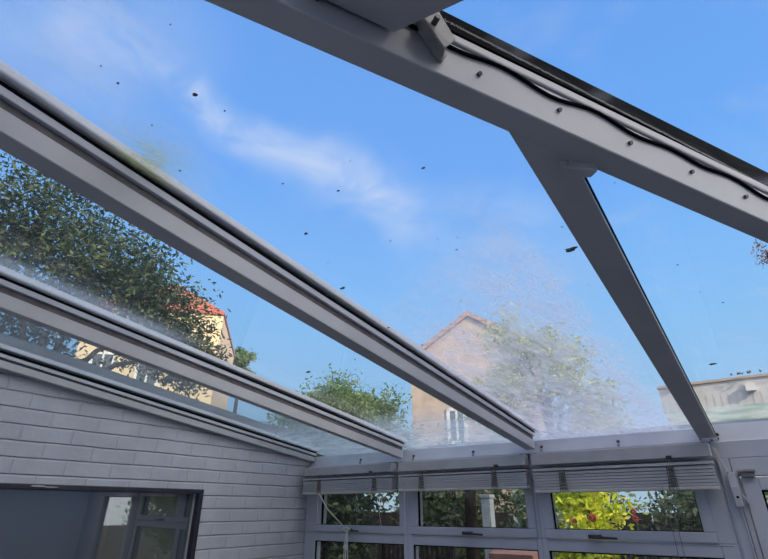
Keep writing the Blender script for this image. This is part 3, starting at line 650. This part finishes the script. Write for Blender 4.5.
pb_ = MB(); pb_.box(.68, .77, 1.60, 1.69, -.13, 1.84); pb_.box(.67, .78, 1.59, 1.70, 1.84, 1.87); tag(pb_.build('fence_post', M['post'], bevel=.006), 'pale squared post beside the dark trunk', 'post')
plant('boundary_hedge', (-3.0, 6.6, -.13), [((-5.5, 6.8, 1.7), (1.6, .4, 1.1)), ((-2.6, 6.8, 1.8), (1.6, .4, 1.1)), ((-.2, 6.7, 1.7), (1.2, .4, 1.1))], 9000, .07, M['leafgar'], 'tall dull green hedge across the back of the garden', 'hedge', 31, .08, clumps=60, spread=1.0)
plant('boundary_hedge', (6.6, 4.4, -.13), [((6.6, 4.6, 1.5), (1.0, .45, 1.3)), ((8.8, 5.0, 1.6), (1.2, .45, 1.4)), ((11.4, 5.6, 1.8), (1.4, .45, 1.5)), ((14.4, 6.4, 2.0), (1.6, .45, 1.7))], 12000, .09, M['leafmid'], 'green hedge outside to the right of the door, mirrored in the black-framed window', 'hedge', 32, .06, clumps=40, spread=.9)
iv = MB(); leaves(iv, (3.6, 7.06, 3.79), (1.6, .06, .012), 700, .016, random.Random(41), clumps=40, spread=1.0); leaves(iv, (2.05, 7.0, 3.80), (.10, .08, .05), 300, .022, random.Random(42), clumps=8, spread=1.0)
tag(iv.build('ivy', M['leafred']), 'brownish twiggy growth along the top of the pale outbuilding', 'ivy')
# red flowers
def flower(c, r, label, grp=None, sd=0):
    root = empty('red_flower', c); tag(root, label, 'flower', grp); c = Vector(c)
    b = MB(); rnd = random.Random(sd)
    for k in range(7):
        a = k*2*math.pi/7; b.blob(c+Vector((math.cos(a)*r*.55, -.01+rnd.uniform(-.01, .01), math.sin(a)*r*.55)), r*.42, r*.2, r*.42, k+sd)
    b.build('petals', M['flower'], root, smooth=True)
    b = MB(); b.tube([c+Vector((0, .01, 0)), c+Vector((.01, .04, -.3)), c+Vector((.02, .06, -.9))], .005, 5); b.build('stem', M['leafmid'], root)
flower((1.28, 3.05, 1.66), .045, 'red flower low before the yellow-green shrub', sd=1)
flower((1.72, 2.9, 1.72), .030, 'upper red flower of the pair right of the yellow shrub', sd=2)
flower((1.73, 2.9, 1.655), .032, 'lower red flower of the pair right of the yellow shrub', sd=3)
flower((1.10, 3.0, 1.63), .028, 'small red flower leftmost under the yellow-green shrub', sd=4)
# fence, shed, low roof in the lower panes
fn = empty('garden_fence', (-.5, 2.9, -.13)); tag(fn, 'dark timber fence across the back of the garden', 'fence')
for i in range(24):
    x = -5.2+i*.4; b = MB(); b.box(x, x+.385, 4.6, 4.63, -.13, 1.70); b.build('board', M['fence'], fn)
b = MB(); b.box(-5.2, 4.4, 4.63, 4.68, 1.5, 1.6); b.box(-5.2, 4.4, 4.63, 4.68, .4, .5); b.build('rail', M['fence'], fn)
tb = empty('slatted_bench', (-.1, 1.25, -.13)); tag(tb, 'dark slatted garden rack below the middle window', 'rack')
b = MB(); b.box(-.25, .55, 1.25, 1.29, 1.50, 1.53); b.box(-.25, .55, 1.25, 1.29, .9, .93); b.box(-.25, -.21, 1.25, 1.29, -.13, 1.5); b.box(.51, .55, 1.25, 1.29, -.13, 1.5); b.build('frame', M['fence'], tb)
for k in range(14): b = MB(); b.box(-.2+k*.052, -.178+k*.052, 1.26, 1.28, .93, 1.5); b.build('slat', M['fence'], tb)
pr_ = MB(); pr_.prism([(1.0, 1.0), (1.35, 1.0), (1.35, 1.3), (1.0, 1.3)], lambda x, y: 1.0, lambda x, y: 1.44+(y-1.0)*.2); tag(pr_.build('plant_cover', M['pink']), 'pinkish tiled low cover under the middle and right windows', 'cover')

# ------------------------------------------------------------ houses
def prism_house(name, loc, w, dpt, h, rise, ang, mw, mroof, label, mside=None, over=.3, wins=()):
    root = empty(name, loc); root.rotation_euler.z = ang; tag(root, label, 'house')
    def loc_build(mb, nm, m_, par=root):
        me = bpy.data.meshes.new(nm); o = bpy.data.objects.new(nm, me); COL.objects.link(o); o.parent = par
        me.from_pydata([tuple(v) for v in mb.v], [], mb.f); me.materials.append(m_); return o
    b = MB(); b.box(0, w, 0, dpt, 0, h); body = loc_build(b, 'walls', mw)
    if mside:
        b = MB(); b.box(w, w+.03, 0, dpt, 0, h); loc_build(b, 'side_wall', mside)
    b = MB()
    if rise > 0:   # hipped
        e = [(-over, -over), (w+over, -over), (w+over, dpt+over), (-over, dpt+over)]
        i = 0; b.v += [Vector((x, y, h)) for x, y in e]+[Vector((x, y, h+.12)) for x, y in e]
        mm = min(w, dpt)/2
        b.v += [Vector((mm, dpt/2, h+rise)), Vector((w-mm, dpt/2, h+rise))] if w > dpt else [Vector((w/2, mm, h+rise)), Vector((w/2, dpt-mm, h+rise))]
        b.f += [(3, 2, 1, 0), (0, 1, 5, 4), (1, 2, 6, 5), (2, 3, 7, 6), (3, 0, 4, 7)]
        b.f += [(4, 5, 9, 8), (5, 6, 9), (6, 7, 8, 9), (7, 4, 8)] if w > dpt else [(4, 5, 8), (5, 6, 9, 8), (6, 7, 9), (7, 4, 8, 9)]
    else:          # gable facing the front: ridge runs back
        r = -rise
        b.v += [Vector(p) for p in ((-over, -.1, h-.1), (w/2, -.1, h+r), (w+over, -.1, h-.1), (-over, dpt, h-.1), (w/2, dpt, h+r), (w+over, dpt, h-.1),
                                    (-over, -.1, h+.05), (w/2, -.1, h+r+.16), (w+over, -.1, h+.05), (-over, dpt, h+.05), (w/2, dpt, h+r+.16), (w+over, dpt, h+.05))]
        b.f += [(0, 3, 4, 1), (1, 4, 5, 2), (6, 7, 10, 9), (7, 8, 11, 10), (0, 1, 7, 6), (1, 2, 8, 7), (3, 9, 10, 4), (4, 10, 11, 5), (0, 6, 9, 3), (2, 5, 11, 8)]
        g = MB(); g.v += [Vector(p) for p in ((0, 0, h), (w, 0, h), (w/2, 0, h+r), (0, .3, h), (w, .3, h), (w/2, .3, h+r))]; g.f += [(0, 1, 2), (5, 4, 3), (0, 3, 4, 1), (1, 4, 5, 2), (2, 5, 3, 0)]
        loc_build(g, 'gable', mw)
    loc_build(b, 'roof', mroof)
    for (x, z, ww, hh) in wins:
        f = MB(); f.box(x, x+ww, -.06, .02, z, z+.08); f.box(x, x+ww, -.06, .02, z+hh-.08, z+hh); f.box(x, x+.09, -.06, .02, z, z+hh); f.box(x+ww-.09, x+ww, -.06, .02, z, z+hh); f.box(x+ww/2-.03, x+ww/2+.03, -.05, .02, z, z+hh)
        fo = loc_build(f, 'window', M['whitef']); g = MB(); g.box(x+.08, x+ww-.08, -.03, .01, z+.07, z+hh-.07); loc_build(g, 'pane', M['darkg'], fo)
    return root
M['slate'] = tile_mat('brown_roof_tile', (.40, .26, .20), (.34, .22, .18), .3, .18)
# cream house: front faces the room, its right corner at (-11.7, 7.65)
a1 = math.atan2(.74, .67)
ux, uy = math.cos(a1), math.sin(a1)
prism_house('house', (-11.99-ux*4.6, 7.24-uy*4.6, -.13), 4.6, 5.5, 8.45, 2.1, a1, M['cream'], M['redroof'], 'cream rendered house with red tiled roof, beyond the dark tree', mside=M['peach'], over=.06,
            wins=((.5, 5.4, .8, 1.4), (2.0, 5.4, .8, 1.4), (.5, 2.4, .8, 1.4), (2.0, 2.4, .8, 1.4)))
prism_house('house', (-4.75, 8.9, -.13), 3.6, 5.0, 5.9, -1.15, .30, M['pinkst'], M['slate'], 'pink-brown gabled house behind the long roof bar, white window', over=.08,
            wins=((1.0, 3.45, .55, .95), (2.3, 3.45, .55, .95)))
# pale outbuilding at right
ob = empty('outbuilding', (4.5, 7.2, -.13)); tag(ob, 'long pale flat-topped outbuilding with ribbed strip and mossy lower band, at right', 'outbuilding')
b = MB(); b.box(1.75, 8.5, 7.16, 9.2, -.13, 3.30); b.build('wall', M['moss'], ob)
b = MB(); b.box(1.72, 8.53, 7.17, 9.2, 3.30, 3.72); b.build('upper_wall', M['paler'], ob)
b = MB(); b.box(1.70, 8.55, 7.14, 9.22, 3.72, 3.76); b.build('coping', M['pinkst'], ob)
b = MB()
for i in range(62): b.box(1.75+i*.11, 1.775+i*.11, 7.165, 7.17, 3.30, 3.52)
b.build('ribbed_sheet', M['paler'], ob)
b = MB(); b.box(3.0, 3.14, 7.05, 7.17, 3.5, 3.62); b.build('wall_lamp', M['whitef'], ob)
# unseen house added at right to keep the low sun off the room
prism_house('house', (9.0, -12.5, -.13), 6.0, 10.5, 8.5, 1.6, 0, M['peach'], M['slate'], 'tall unseen house added right of the room as a sun blocker', wins=())
